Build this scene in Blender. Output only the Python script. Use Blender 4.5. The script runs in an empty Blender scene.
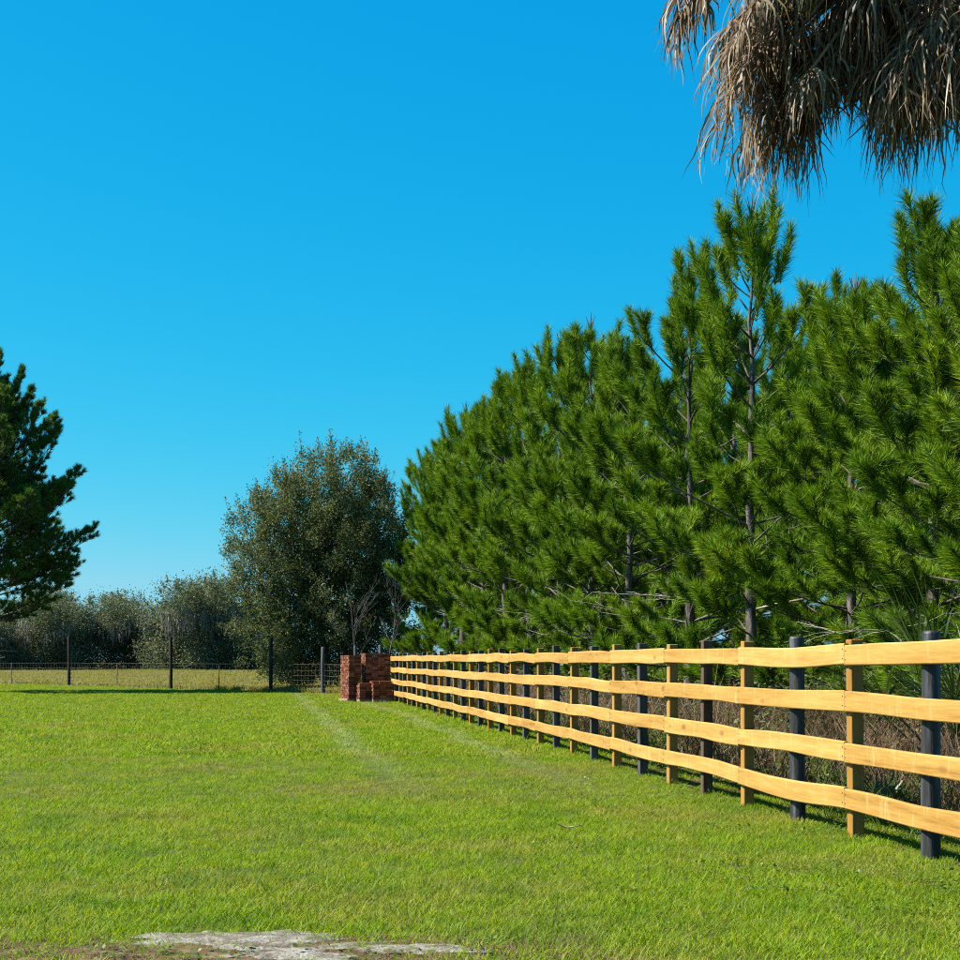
import bpy, math, random
import numpy as np
from mathutils import Vector, Matrix

# ------------------------------------------------------------------ camera, sky, sun, exposure
scene = bpy.context.scene
COL = scene.collection
R = math.radians
F = 1536.0          # focal length in pixels of the 960 px photograph
HY = 659.5          # horizon row
CH = 1.28           # eye height
cam_d = bpy.data.cameras.new("camera"); cam = bpy.data.objects.new("camera", cam_d); COL.objects.link(cam)
cam.location = (0, 0, CH); cam.rotation_euler = (R(90), 0, 0)
cam_d.sensor_width = 36.0; cam_d.lens = 36.0 * F / 960.0
cam_d.shift_y = (HY - 480) / 960.0
cam_d.clip_start = 0.1; cam_d.clip_end = 6000
scene.camera = cam

SUN_AZ = R(-91)      # measured from +Y towards +X: the sun stands to the left
SUN_EL = R(45)
world = bpy.data.worlds.new("World"); scene.world = world; world.use_nodes = True
wn = world.node_tree; wn.nodes.clear()
sky = wn.nodes.new("ShaderNodeTexSky"); sky.sky_type = 'NISHITA'; sky.sun_disc = False
sky.sun_elevation = SUN_EL; sky.sun_rotation = SUN_AZ
sky.air_density = 1.0; sky.dust_density = 0.4; sky.ozone_density = 1.5
# grade the physical sky to the photograph's deep cyan: one gain and power for each channel
sep = wn.nodes.new("ShaderNodeSeparateColor"); com = wn.nodes.new("ShaderNodeCombineColor")
wn.links.new(sky.outputs[0], sep.inputs[0])
for ch, (ref, gain, pw, top) in enumerate(((5.08, 1.40, 3.1, 1.7), (6.13, 4.2, .67, 4.3), (5.5, 5.3, .3, 6.0))):
    dv = wn.nodes.new("ShaderNodeMath"); dv.operation = 'DIVIDE'; dv.inputs[1].default_value = ref
    pwn = wn.nodes.new("ShaderNodeMath"); pwn.operation = 'POWER'; pwn.inputs[1].default_value = pw
    gn = wn.nodes.new("ShaderNodeMath"); gn.operation = 'MULTIPLY'; gn.inputs[1].default_value = gain
    mn = wn.nodes.new("ShaderNodeMath"); mn.operation = 'MINIMUM'; mn.inputs[1].default_value = top
    wn.links.new(sep.outputs[ch], dv.inputs[0]); wn.links.new(dv.outputs[0], pwn.inputs[0]); wn.links.new(pwn.outputs[0], gn.inputs[0])
    wn.links.new(gn.outputs[0], mn.inputs[0]); wn.links.new(mn.outputs[0], com.inputs[ch])
bg = wn.nodes.new("ShaderNodeBackground"); bg.inputs['Strength'].default_value = 0.0622
wo = wn.nodes.new("ShaderNodeOutputWorld")
wn.links.new(com.outputs[0], bg.inputs[0]); wn.links.new(bg.outputs[0], wo.inputs[0])

sd = bpy.data.lights.new("sun", 'SUN'); sd.energy = 5.0; sd.angle = R(0.5); sd.color = (1.0, 0.95, 0.86)
sun = bpy.data.objects.new("sun", sd); COL.objects.link(sun)
sdir = Vector((math.sin(SUN_AZ) * math.cos(SUN_EL), math.cos(SUN_AZ) * math.cos(SUN_EL), math.sin(SUN_EL)))
sun.rotation_euler = sdir.to_track_quat('Z', 'Y').to_euler()
vs = scene.view_settings
vs.view_transform = 'Standard'; vs.look = 'None'; vs.exposure = 1.4; vs.gamma = 1.0; vs.use_curve_mapping = False

cy = scene.cycles
cy.max_bounces = 6; cy.diffuse_bounces = 3; cy.glossy_bounces = 2; cy.transmission_bounces = 4; cy.transparent_max_bounces = 4
cy.use_denoising = False; cy.filter_width = 1.0; cy.sample_clamp_indirect = 4.0

# ------------------------------------------------------------------ helpers
def PX(px, Y): return (px - 480.0) / F * Y
def PZ(py, Y): return CH + (HY - py) / F * Y

def tag(o, label=None, cat=None, group=None, kind=None):
    if label: o["label"] = label
    if cat: o["category"] = cat
    if group: o["group"] = group
    if kind: o["kind"] = kind
    return o

def mesh_np(name, v, f, smooth=False):
    """v (N,3); f (M,3) or (M,4) integer arrays"""
    v = np.asarray(v, dtype=np.float32); f = np.asarray(f, dtype=np.int32)
    me = bpy.data.meshes.new(name)
    n, k = f.shape
    me.vertices.add(len(v)); me.vertices.foreach_set("co", v.ravel())
    me.loops.add(n * k); me.loops.foreach_set("vertex_index", f.ravel())
    me.polygons.add(n)
    me.polygons.foreach_set("loop_start", np.arange(n, dtype=np.int32) * k)
    me.polygons.foreach_set("loop_total", np.full(n, k, dtype=np.int32))
    if smooth: me.polygons.foreach_set("use_smooth", np.ones(n, dtype=bool))
    me.update(calc_edges=True); me.validate()
    return me

def obj(name, me, mat=None, parent=None, link=True):
    o = bpy.data.objects.new(name, me)
    if mat is not None and me is not None and not me.materials: me.materials.append(mat)
    if link: COL.objects.link(o)
    if parent: o.parent = parent
    return o

def empty(name, loc=(0, 0, 0), rz=0):
    o = bpy.data.objects.new(name, None); COL.objects.link(o)
    o.location = loc; o.rotation_euler = (0, 0, rz); o.empty_display_size = 0.2
    return o

def copy_tree(root, loc, rz, scale):
    r = root.copy(); COL.objects.link(r)
    r.location = loc; r.rotation_euler = (0, 0, rz); r.scale = scale
    for ch in list(root.children):
        c = ch.copy(); COL.objects.link(c); c.parent = r
    return r

class Tubes:
    """collects tapered tubes (quads) into one mesh"""
    def __init__(s): s.v = []; s.f = []; s.n = 0
    def add(s, pts, rad, k=6, cap=True):
        pts = np.asarray(pts, float); m = len(pts)
        rad = np.broadcast_to(np.asarray(rad, float), (m,))
        t = np.gradient(pts, axis=0); t /= np.linalg.norm(t, axis=1, keepdims=True) + 1e-9
        ref = np.where(np.abs(t[:, 2:3]) > .9, np.array([[1., 0, 0]]), np.array([[0, 0, 1.]]))
        a = np.cross(t, ref); a /= np.linalg.norm(a, axis=1, keepdims=True) + 1e-9
        b = np.cross(t, a)
        th = np.arange(k) / k * 2 * np.pi
        ring = pts[:, None] + rad[:, None, None] * (np.cos(th)[None, :, None] * a[:, None] + np.sin(th)[None, :, None] * b[:, None])
        i0 = s.n
        s.v.append(ring.reshape(-1, 3))
        i = np.arange(m - 1)[:, None] * k; j = np.arange(k)[None]; j2 = (j + 1) % k
        s.f.append((i0 + np.stack([i + j, i + j2, i + k + j2, i + k + j], -1)).reshape(-1, 4))
        s.n += m * k
        if cap and k == 4:
            e = i0 + (m - 1) * k; s.f.append(np.array([[e, e + 1, e + 2, e + 3]]))
        elif cap and k % 2 == 0 and k > 4:
            e = i0 + (m - 1) * k
            s.f.append(np.array([[e, e + q, e + q + 1, e + q + 2] for q in range(1, k - 2, 2)]))
    def mesh(s, name, smooth=True):
        return mesh_np(name, np.concatenate(s.v), np.concatenate(s.f), smooth)

def norm(a): return a / (np.linalg.norm(a, axis=-1, keepdims=True) + 1e-9)

def vnoise(x, y, seed=0):
    """cheap smooth value noise"""
    xi = np.floor(x).astype(np.int64); yi = np.floor(y).astype(np.int64)
    fx = x - xi; fy = y - yi; fx = fx * fx * (3 - 2 * fx); fy = fy * fy * (3 - 2 * fy)
    def h(a, b):
        n = (a * 374761393 + b * 668265263 + seed * 1442695041) & 0xffffffff
        n = ((n ^ (n >> 13)) * 1274126177) & 0xffffffff
        return ((n ^ (n >> 16)) & 0xffff) / 65535.0
    return (h(xi, yi) * (1 - fx) + h(xi + 1, yi) * fx) * (1 - fy) + (h(xi, yi + 1) * (1 - fx) + h(xi + 1, yi + 1) * fx) * fy

# ------------------------------------------------------------------ materials
def new_mat(name):
    m = bpy.data.materials.new(name); m.use_nodes = True
    nt = m.node_tree; nt.nodes.clear()
    out = nt.nodes.new("ShaderNodeOutputMaterial")
    return m, nt, out
def N(nt, t, **kw):
    n = nt.nodes.new(t)
    for k, v in kw.items(): setattr(n, k, v)
    return n
def ramp(nt, stops, fac=None):
    r = nt.nodes.new("ShaderNodeValToRGB"); e = r.color_ramp.elements
    while len(e) < len(stops): e.new(0.5)
    for i, (p, c) in enumerate(stops):
        e[i].position = p; e[i].color = (*c, 1)
    if fac is not None: nt.links.new(fac, r.inputs[0])
    return r
def noise(nt, vec, scale, detail=3, rough=.55):
    n = nt.nodes.new("ShaderNodeTexNoise"); n.inputs['Scale'].default_value = scale
    n.inputs['Detail'].default_value = detail; n.inputs['Roughness'].default_value = rough
    if vec is not None: nt.links.new(vec, n.inputs['Vector'])
    return n
def mixc(nt, fac, a, b, mode='MIX'):
    m = nt.nodes.new("ShaderNodeMix"); m.data_type = 'RGBA'; m.blend_type = mode
    for sock, val in ((m.inputs[0], fac), (m.inputs[6], a), (m.inputs[7], b)):
        if isinstance(val, bpy.types.NodeSocket): nt.links.new(val, sock)
        elif isinstance(val, (int, float)): sock.default_value = val
        else: sock.default_value = (*val, 1)
    return m.outputs[2]
def math_n(nt, op, a, b=None, clamp=False):
    m = nt.nodes.new("ShaderNodeMath"); m.operation = op; m.use_clamp = clamp
    for i, v in enumerate((a, b)):
        if v is None: continue
        if isinstance(v, bpy.types.NodeSocket): nt.links.new(v, m.inputs[i])
        else: m.inputs[i].default_value = v
    return m.outputs[0]

def leaf_mat(name, stops, transl=.35, rough=.5, spec=.35, nscale=1.2, tcol=None, island=.55):
    """thin leaf: colour from per-leaf random and a slow world noise, part of the light passes through"""
    m, nt, out = new_mat(name)
    g = N(nt, "ShaderNodeNewGeometry")
    nz = noise(nt, g.outputs['Position'], nscale, 3)
    f = math_n(nt, 'ADD', math_n(nt, 'MULTIPLY', g.outputs['Random Per Island'], island),
               math_n(nt, 'MULTIPLY', math_n(nt, 'SUBTRACT', nz.outputs[0], .25), 2 * (1 - island)), True)
    rp = ramp(nt, stops, f)
    p = N(nt, "ShaderNodeBsdfPrincipled"); p.inputs['Roughness'].default_value = rough
    p.inputs['Specular IOR Level'].default_value = spec
    nt.links.new(rp.outputs[0], p.inputs['Base Color'])
    t = N(nt, "ShaderNodeBsdfTranslucent")
    tc = mixc(nt, 1.0, rp.outputs[0], tcol or (1.25, 1.2, .6), 'MULTIPLY')
    nt.links.new(tc, t.inputs[0])
    ms = N(nt, "ShaderNodeMixShader"); ms.inputs[0].default_value = transl
    nt.links.new(p.outputs[0], ms.inputs[1]); nt.links.new(t.outputs[0], ms.inputs[2])
    nt.links.new(ms.outputs[0], out.inputs[0])
    return m

def solid_mat(name, stops, scale=(1, 1, 1), nscale=6, rough=.8, bump=.3, coord='Object', spec=.3, detail=5):
    m, nt, out = new_mat(name)
    tc = N(nt, "ShaderNodeTexCoord")
    oi = N(nt, "ShaderNodeObjectInfo")
    mp = N(nt, "ShaderNodeMapping"); mp.inputs['Scale'].default_value = scale
    nt.links.new(tc.outputs[coord], mp.inputs[0])
    off = N(nt, "ShaderNodeVectorMath", operation='ADD')
    sc = math_n(nt, 'MULTIPLY', oi.outputs['Random'], 37.0)
    nt.links.new(mp.outputs[0], off.inputs[0]); nt.links.new(sc, off.inputs[1])
    nz = noise(nt, off.outputs[0], nscale, detail, .62)
    rp = ramp(nt, stops, nz.outputs[0])
    p = N(nt, "ShaderNodeBsdfPrincipled"); p.inputs['Roughness'].default_value = rough
    p.inputs['Specular IOR Level'].default_value = spec
    nt.links.new(rp.outputs[0], p.inputs['Base Color'])
    b = N(nt, "ShaderNodeBump"); b.inputs['Strength'].default_value = bump; b.inputs['Distance'].default_value = .02
    nt.links.new(nz.outputs[0], b.inputs['Height']); nt.links.new(b.outputs[0], p.inputs['Normal'])
    nt.links.new(p.outputs[0], out.inputs[0])
    return m

def grass_mat(name, lawn=True, blade=True):
    m, nt, out = new_mat(name)
    g = N(nt, "ShaderNodeNewGeometry"); pos = g.outputs['Position']
    n1 = noise(nt, pos, .45, 4, .6); n2 = noise(nt, pos, 3.2, 3, .6); n3 = noise(nt, pos, .16, 3)
    isl = g.outputs['Random Per Island'] if blade else noise(nt, pos, 60, 2).outputs[0]
    f = math_n(nt, 'ADD', math_n(nt, 'MULTIPLY', isl, .72), math_n(nt, 'MULTIPLY', math_n(nt, 'SUBTRACT', n2.outputs[0], .3), .8), True)
    if lawn:
        green = ramp(nt, [(0.0, (0.0480, 0.1260, 0.0040)), (.25, (0.1080, 0.2120, 0.0048)), (.5, (0.1780, 0.2760, 0.0060)), (.75, (0.2500, 0.3180, 0.0090)), (.92, (0.3108, 0.3024, 0.0378)), (1, (0.3612, 0.2940, 0.1092))], f).outputs[0]
        dry = ramp(nt, [(0.0, (0.0960, 0.1360, 0.0120)), (.5, (0.2480, 0.2480, 0.0320)), (.8, (0.3520, 0.2800, 0.1040)), (1, (0.2400, 0.1520, 0.0720))], f).outputs[0]
        dmask = ramp(nt, [(.46, (0, 0, 0)), (.68, (.85, .85, .85))], n1.outputs[0]).outputs[0]
        col = mixc(nt, dmask, green, dry)
        n4 = noise(nt, pos, 1.1, 5, .65)       # clumps of darker, bluer turf
        cm = ramp(nt, [(.50, (0, 0, 0)), (.66, (.55, .55, .55))], n4.outputs[0]).outputs[0]
        col = mixc(nt, cm, col, (.060, .150, .012))
        # the two worn, dusty wheel tracks that run beside the fence
        sp = N(nt, "ShaderNodeSeparateXYZ"); nt.links.new(pos, sp.inputs[0])
        wob = math_n(nt, 'MULTIPLY', math_n(nt, 'SUBTRACT', n3.outputs[0], .5), .9)
        tot = None
        for off, wd in ((1.45, .30), (3.30, .26)):
            d = math_n(nt, 'ABSOLUTE', math_n(nt, 'ADD', math_n(nt, 'SUBTRACT', math_n(nt, 'ADD', sp.outputs[0], math_n(nt, 'MULTIPLY', sp.outputs[1], .145)), off), wob))
            k = math_n(nt, 'SUBTRACT', 1.0, math_n(nt, 'DIVIDE', d, wd), True)
            tot = k if tot is None else math_n(nt, 'MAXIMUM', tot, k)
        fade = math_n(nt, 'DIVIDE', math_n(nt, 'SUBTRACT', sp.outputs[1], 13.0), 8.0, True)
        tot = math_n(nt, 'MULTIPLY', math_n(nt, 'MULTIPLY', tot, fade), math_n(nt, 'ADD', n2.outputs[0], .25), True)
        col = mixc(nt, math_n(nt, 'MULTIPLY', tot, .75), col, (.29, .34, .16))
    else:
        col = ramp(nt, [(0.0, (0.1248, 0.1326, 0.0234)), (.4, (0.2106, 0.1872, 0.0507)), (.75, (0.2886, 0.2418, 0.0858)), (1, (0.3510, 0.2964, 0.1482))], f).outputs[0]
        gm = ramp(nt, [(.50, (0, 0, 0)), (.68, (.6, .6, .6))], n1.outputs[0]).outputs[0]
        col = mixc(nt, gm, col, (.15, .19, .025))
    p = N(nt, "ShaderNodeBsdfPrincipled"); p.inputs['Roughness'].default_value = .6 if blade else .9
    p.inputs['Specular IOR Level'].default_value = .16 if blade else .1
    if not blade: col = mixc(nt, .86, col, ramp(nt, [(.3, (.012, .013, .004)), (.5, (.040, .036, .011)), (.75, (.11, .09, .035))], noise(nt, pos, 25, 6, .7).outputs[0]).outputs[0])
    nt.links.new(col, p.inputs['Base Color'])
    if blade:
        t = N(nt, "ShaderNodeBsdfTranslucent")
        nt.links.new(mixc(nt, 1.0, col, (1.25, 1.2, .4), 'MULTIPLY'), t.inputs[0])
        ms = N(nt, "ShaderNodeMixShader"); ms.inputs[0].default_value = .42
        nt.links.new(p.outputs[0], ms.inputs[1]); nt.links.new(t.outputs[0], ms.inputs[2])
        nt.links.new(ms.outputs[0], out.inputs[0])
    else:
        nt.links.new(p.outputs[0], out.inputs[0])
    return m

def lumber_mat(name, stops, grain=(.9, 9, 14), knots=True):
    m, nt, out = new_mat(name)
    tc = N(nt, "ShaderNodeTexCoord"); oi = N(nt, "ShaderNodeObjectInfo")
    mp = N(nt, "ShaderNodeMapping"); mp.inputs['Scale'].default_value = grain
    off = N(nt, "ShaderNodeVectorMath", operation='ADD')
    nt.links.new(tc.outputs['Object'], off.inputs[0]); nt.links.new(math_n(nt, 'MULTIPLY', oi.outputs['Random'], 53.0), off.inputs[1])
    nt.links.new(off.outputs[0], mp.inputs[0])
    big = noise(nt, mp.outputs[0], .8, 5, .65); fine = noise(nt, mp.outputs[0], 5, 3, .6)
    f = math_n(nt, 'ADD', math_n(nt, 'MULTIPLY', big.outputs[0], .75), math_n(nt, 'MULTIPLY', fine.outputs[0], .3))
    f = math_n(nt, 'ADD', f, math_n(nt, 'MULTIPLY', math_n(nt, 'SUBTRACT', oi.outputs['Random'], .5), .16))
    col = ramp(nt, stops, f).outputs[0]
    if knots:
        mk = N(nt, "ShaderNodeMapping"); mk.inputs['Scale'].default_value = (1.6, 3.0, 4.5)
        nt.links.new(off.outputs[0], mk.inputs[0])
        vo = N(nt, "ShaderNodeTexVoronoi"); vo.inputs['Scale'].default_value = 1.0
        nt.links.new(mk.outputs[0], vo.inputs['Vector'])
        km = ramp(nt, [(.07, (.85, .85, .85)), (.16, (0, 0, 0))], vo.outputs['Distance']).outputs[0]
        col = mixc(nt, km, col, (.20, .085, .02))
        # pale cross-grain saw and grain flecks
        mc = N(nt, "ShaderNodeMapping"); mc.inputs['Scale'].default_value = (9, 1.0, 2.2)
        nt.links.new(off.outputs[0], mc.inputs[0])
        fl = noise(nt, mc.outputs[0], 1.0, 4, .7)
        fm = ramp(nt, [(.56, (0, 0, 0)), (.72, (.6, .6, .6))], fl.outputs[0]).outputs[0]
        col = mixc(nt, fm, col, (.45, .32, .125))
    p = N(nt, "ShaderNodeBsdfPrincipled"); p.inputs['Roughness'].default_value = .62; p.inputs['Specular IOR Level'].default_value = .3
    nt.links.new(col, p.inputs['Base Color'])
    b = N(nt, "ShaderNodeBump"); b.inputs['Strength'].default_value = .35; b.inputs['Distance'].default_value = .01
    nt.links.new(f, b.inputs['Height']); nt.links.new(b.outputs[0], p.inputs['Normal'])
    nt.links.new(p.outputs[0], out.inputs[0])
    return m

M = {}
M['lawn_blade'] = grass_mat('lawn_blade', True, True)
M['lawn_soil'] = grass_mat('lawn_soil', True, False)
M['pasture_blade'] = grass_mat('pasture_blade', False, True)
M['pasture'] = grass_mat('pasture_ground', False, False)
def sand_mat():
    m, nt, out = new_mat('sand'); g = N(nt, "ShaderNodeNewGeometry"); pos = g.outputs['Position']
    n1 = noise(nt, pos, 7, 6, .7); n2 = noise(nt, pos, 60, 4, .7); n3 = noise(nt, pos, 22, 5, .65)
    base = ramp(nt, [(.33, (.085, .065, .042)), (.45, (.17, .145, .112)), (.57, (.255, .235, .195)), (.75, (.31, .29, .25))], n1.outputs[0]).outputs[0]
    sp = ramp(nt, [(.55, (0, 0, 0)), (.66, (.8, .8, .8))], n3.outputs[0]).outputs[0]
    col = mixc(nt, sp, base, (.10, .075, .045))
    gr = ramp(nt, [(.36, (.55, .55, .55)), (.6, (1.15, 1.15, 1.15))], n2.outputs[0]).outputs[0]
    col = mixc(nt, 1.0, col, gr, 'MULTIPLY')
    p = N(nt, "ShaderNodeBsdfPrincipled"); p.inputs['Roughness'].default_value = .95; p.inputs['Specular IOR Level'].default_value = .1
    nt.links.new(col, p.inputs['Base Color'])
    b = N(nt, "ShaderNodeBump"); b.inputs['Strength'].default_value = .9; b.inputs['Distance'].default_value = .02
    nt.links.new(math_n(nt, 'ADD', n3.outputs[0], math_n(nt, 'MULTIPLY', n2.outputs[0], .4)), b.inputs['Height']); nt.links.new(b.outputs[0], p.inputs['Normal'])
    nt.links.new(p.outputs[0], out.inputs[0]); return m
M['sand'] = sand_mat()
M['dirt'] = solid_mat('dirt', [(.3, (0.0390, 0.0228, 0.0130)), (.5, (0.0910, 0.0553, 0.0292)), (.7, (0.1690, 0.1235, 0.0715))], nscale=9, rough=.95, bump=.8, spec=.1, detail=8)
M['litter'] = solid_mat('forest_floor', [(.3, (0.0193, 0.0121, 0.0066)), (.5, (0.0550, 0.0330, 0.0165)), (.7, (0.1100, 0.0715, 0.0385))], nscale=3, rough=.95, bump=.8, spec=.1, detail=8)
M['board'] = lumber_mat('fresh_pine_board', [(.28, (0.1944, 0.0900, 0.0158)), (.40, (0.2950, 0.1560, 0.0300)), (.55, (0.3600, 0.2100, 0.0490)), (.74, (0.4320, 0.2880, 0.0850))])
M['yellow_post'] = lumber_mat('pine_post', [(.3, (0.1800, 0.0864, 0.0130)), (.5, (0.2664, 0.1368, 0.0252)), (.7, (0.3312, 0.1872, 0.0468))], (8, 8, .9), False)
M['black_post'] = solid_mat('creosoted_post', [(.3, (0.0098, 0.0091, 0.0091)), (.52, (0.0280, 0.0280, 0.0294)), (.68, (0.0840, 0.0875, 0.0910)), (.85, (0.1540, 0.1610, 0.1680))], (9, 9, .9), 2.2, .5, .6)
M['grey_post'] = solid_mat('weathered_post', [(.3, (0.0245, 0.0224, 0.0210)), (.55, (0.0595, 0.0595, 0.0595)), (.75, (0.1190, 0.1260, 0.1260))], (6, 6, .8), 2.5, .7, .5)
M['brown_post'] = solid_mat('brown_post', [(.3, (0.0350, 0.0196, 0.0126)), (.55, (0.0700, 0.0420, 0.0280)), (.75, (0.1190, 0.0770, 0.0560))], (6, 6, .8), 2.5, .7, .5)
M['wire_post'] = solid_mat('dark_wooden_post', [(.3, (.014, .011, .009)), (.55, (.035, .028, .023)), (.8, (.08, .07, .06))], (6, 6, .8), 2.5, .85, .4, spec=.1)
M['wire'] = solid_mat('galvanised_wire', [(.3, (.10, .08, .06)), (.7, (.22, .20, .17))], nscale=4, rough=.6, bump=0)
M['brick'] = solid_mat('red_brick', [(.25, (.10, .028, .018)), (.5, (.21, .058, .036)), (.7, (.32, .105, .07)), (.85, (.42, .22, .17))], nscale=5, rough=.85, bump=.3, spec=.15)
def brick_mat():
    m, nt, out = new_mat('red_brick'); g = N(nt, "ShaderNodeNewGeometry"); oi = N(nt, "ShaderNodeObjectInfo")
    nz = noise(nt, g.outputs['Position'], 9, 4)
    f = math_n(nt, 'ADD', math_n(nt, 'MULTIPLY', g.outputs['Random Per Island'], .7), math_n(nt, 'MULTIPLY', nz.outputs[0], .4))
    rp = ramp(nt, [(.1, (.046, .016, .009)), (.4, (.110, .034, .018)), (.7, (.180, .062, .034)), (1, (.27, .13, .085))], f)
    p = N(nt, "ShaderNodeBsdfPrincipled"); p.inputs['Roughness'].default_value = .85; p.inputs['Specular IOR Level'].default_value = .15
    nt.links.new(rp.outputs[0], p.inputs['Base Color']); nt.links.new(p.outputs[0], out.inputs[0]); return m
M['brick'] = brick_mat()
M['pallet'] = solid_mat('pallet_wood', [(.3, (.12, .08, .05)), (.7, (.3, .22, .14))], (2, 12, 12), 2, .8, .3)
M['pine_bark'] = solid_mat('pine_bark', [(.25, (0.0263, 0.0210, 0.0180)), (.45, (0.0788, 0.0660, 0.0585)), (.62, (0.1500, 0.1312, 0.1200)), (.8, (0.2550, 0.2400, 0.2250))], (5, 5, 1.2), 3, .9, 1.0, spec=.1, detail=6)
M['oak_bark'] = solid_mat('oak_bark', [(.25, (0.0210, 0.0175, 0.0140)), (.5, (0.0700, 0.0595, 0.0490)), (.75, (0.1540, 0.1400, 0.1225))], (4, 4, 1), 3, .9, 1.0, spec=.1)
M['dead_wood'] = solid_mat('dead_wood', [(.25, (0.1152, 0.0936, 0.0792)), (.5, (0.2376, 0.2088, 0.1872)), (.75, (0.3600, 0.3312, 0.3024))], (3, 3, 1), 3, .9, .5, spec=.1)
M['sapling'] = solid_mat('sapling_bark', [(.25, (.03, .028, .025)), (.5, (.07, .066, .06)), (.75, (.12, .115, .105))], (3, 3, 1), 3, .9, .3, spec=.1)
M['needles'] = leaf_mat('pine_needles', [(0, (0.0256, 0.0680, 0.0032)), (.35, (0.0640, 0.1400, 0.0048)), (.65, (0.1500, 0.2550, 0.0060)), (.9, (0.2900, 0.3650, 0.0120)), (1, (0.3400, 0.2600, 0.0480))], .2, .6, .18, .9)
M['needles_dark'] = leaf_mat('pine_needles_dark', [(0, (.024, .066, .014)), (.5, (.075, .150, .022)), (1, (.19, .25, .035))], .25, .6, .18, .6)
M['oak_leaf'] = leaf_mat('oak_leaf', [(0, (.028, .042, .015)), (.4, (.085, .108, .036)), (.75, (.140, .168, .066)), (1, (.185, .185, .092))], .30, .6, .2, .8, (1.2, 1.1, .7))
M['far_leaf'] = leaf_mat('live_oak_leaf', [(0, (.045, .064, .036)), (.5, (.105, .130, .066)), (1, (.195, .21, .115))], .28, .6, .2, .25, (1.2, 1.15, .7))
M['moss'] = leaf_mat('spanish_moss', [(0, (0.1224, 0.1224, 0.1044)), (1, (0.2736, 0.2664, 0.2376))], .3, .9, .1, 1, (1, 1, 1))
M['dead_frond'] = leaf_mat('dead_palm_leaf', [(0, (.048, .028, .013)), (.3, (.135, .088, .046)), (.6, (.26, .190, .115)), (.85, (.42, .335, .235)), (1, (.54, .47, .38))], .28, .55, .35, 2.5, (1.1, .95, .7), .6)
M['green_frond'] = leaf_mat('green_palm_leaf', [(0, (0.0225, 0.0413, 0.0075)), (.5, (0.0525, 0.0825, 0.0135)), (1, (0.1425, 0.1500, 0.0450))], .3, .45, .5, 2.0)
M['palmetto'] = leaf_mat('palmetto_leaf', [(0, (0.0225, 0.0488, 0.0112)), (.5, (0.0562, 0.0938, 0.0225)), (1, (0.1650, 0.1725, 0.0600))], .3, .4, .5, 3.0)
M['petiole'] = solid_mat('palm_petiole', [(.3, (0.1120, 0.0770, 0.0420)), (.7, (0.2660, 0.2170, 0.1400))], nscale=5, rough=.7, bump=.2)
M['palm_bark'] = solid_mat('palm_trunk', [(.3, (.07, .055, .045)), (.6, (.22, .185, .155)), (.8, (.34, .3, .26))], (3, 3, 6), 3, .9, .8)
M['brush'] = leaf_mat('dead_brush', [(0, (0.0496, 0.0310, 0.0174)), (.4, (0.1302, 0.0837, 0.0496)), (.75, (0.2294, 0.1612, 0.0992)), (1, (0.3410, 0.2852, 0.2046))], .2, .8, .1, 1.5, (1, .9, .7))
M['weed'] = leaf_mat('weed_leaf', [(0, (0.0396, 0.0828, 0.0058)), (.5, (0.0864, 0.1548, 0.0101)), (1, (0.1728, 0.2376, 0.0216))], .35, .5, .4, 2.0)

# ------------------------------------------------------------------ geometry-node scatter for stuff
def scatter(name, pts, rot, scl, idx, sources, mat, label, cat):
    coll = bpy.data.collections.new(name + "_kinds")
    for me in sources:
        if not me.materials: me.materials.append(mat)
        coll.objects.link(bpy.data.objects.new(me.name, me))
    me = bpy.data.meshes.new(name); me.vertices.add(len(pts))
    me.vertices.foreach_set("co", np.asarray(pts, np.float32).ravel())
    a = me.attributes.new("turn", 'FLOAT_VECTOR', 'POINT'); a.data.foreach_set("vector", np.asarray(rot, np.float32).ravel())
    a = me.attributes.new("size", 'FLOAT', 'POINT'); a.data.foreach_set("value", np.asarray(scl, np.float32))
    a = me.attributes.new("pick", 'INT', 'POINT'); a.data.foreach_set("value", np.asarray(idx, np.int32))
    me.materials.append(mat)
    o = obj(name, me); tag(o, label, cat, kind='stuff')
    ng = bpy.data.node_groups.new(name + "_scatter", 'GeometryNodeTree')
    ng.interface.new_socket("Geometry", in_out='INPUT', socket_type='NodeSocketGeometry')
    ng.interface.new_socket("Geometry", in_out='OUTPUT', socket_type='NodeSocketGeometry')
    gi = ng.nodes.new("NodeGroupInput"); go = ng.nodes.new("NodeGroupOutput")
    ci = ng.nodes.new("GeometryNodeCollectionInfo"); ci.inputs[0].default_value = coll
    ci.inputs['Separate Children'].default_value = True; ci.inputs['Reset Children'].default_value = True
    ip = ng.nodes.new("GeometryNodeInstanceOnPoints"); ip.inputs['Pick Instance'].default_value = True
    def at(nm, t):
        n = ng.nodes.new("GeometryNodeInputNamedAttribute"); n.data_type = t; n.inputs[0].default_value = nm
        return n.outputs[0]
    e2r = ng.nodes.new("FunctionNodeEulerToRotation")
    L = ng.links.new
    L(gi.outputs[0], ip.inputs['Points']); L(ci.outputs[0], ip.inputs['Instance'])
    L(at("turn", 'FLOAT_VECTOR'), e2r.inputs[0]); L(e2r.outputs[0], ip.inputs['Rotation'])
    L(at("size", 'FLOAT'), ip.inputs['Scale']); L(at("pick", 'INT'), ip.inputs['Instance Index'])
    L(ip.outputs[0], go.inputs[0])
    md = o.modifiers.new("scatter", 'NODES'); md.node_group = ng
    return o

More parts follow.
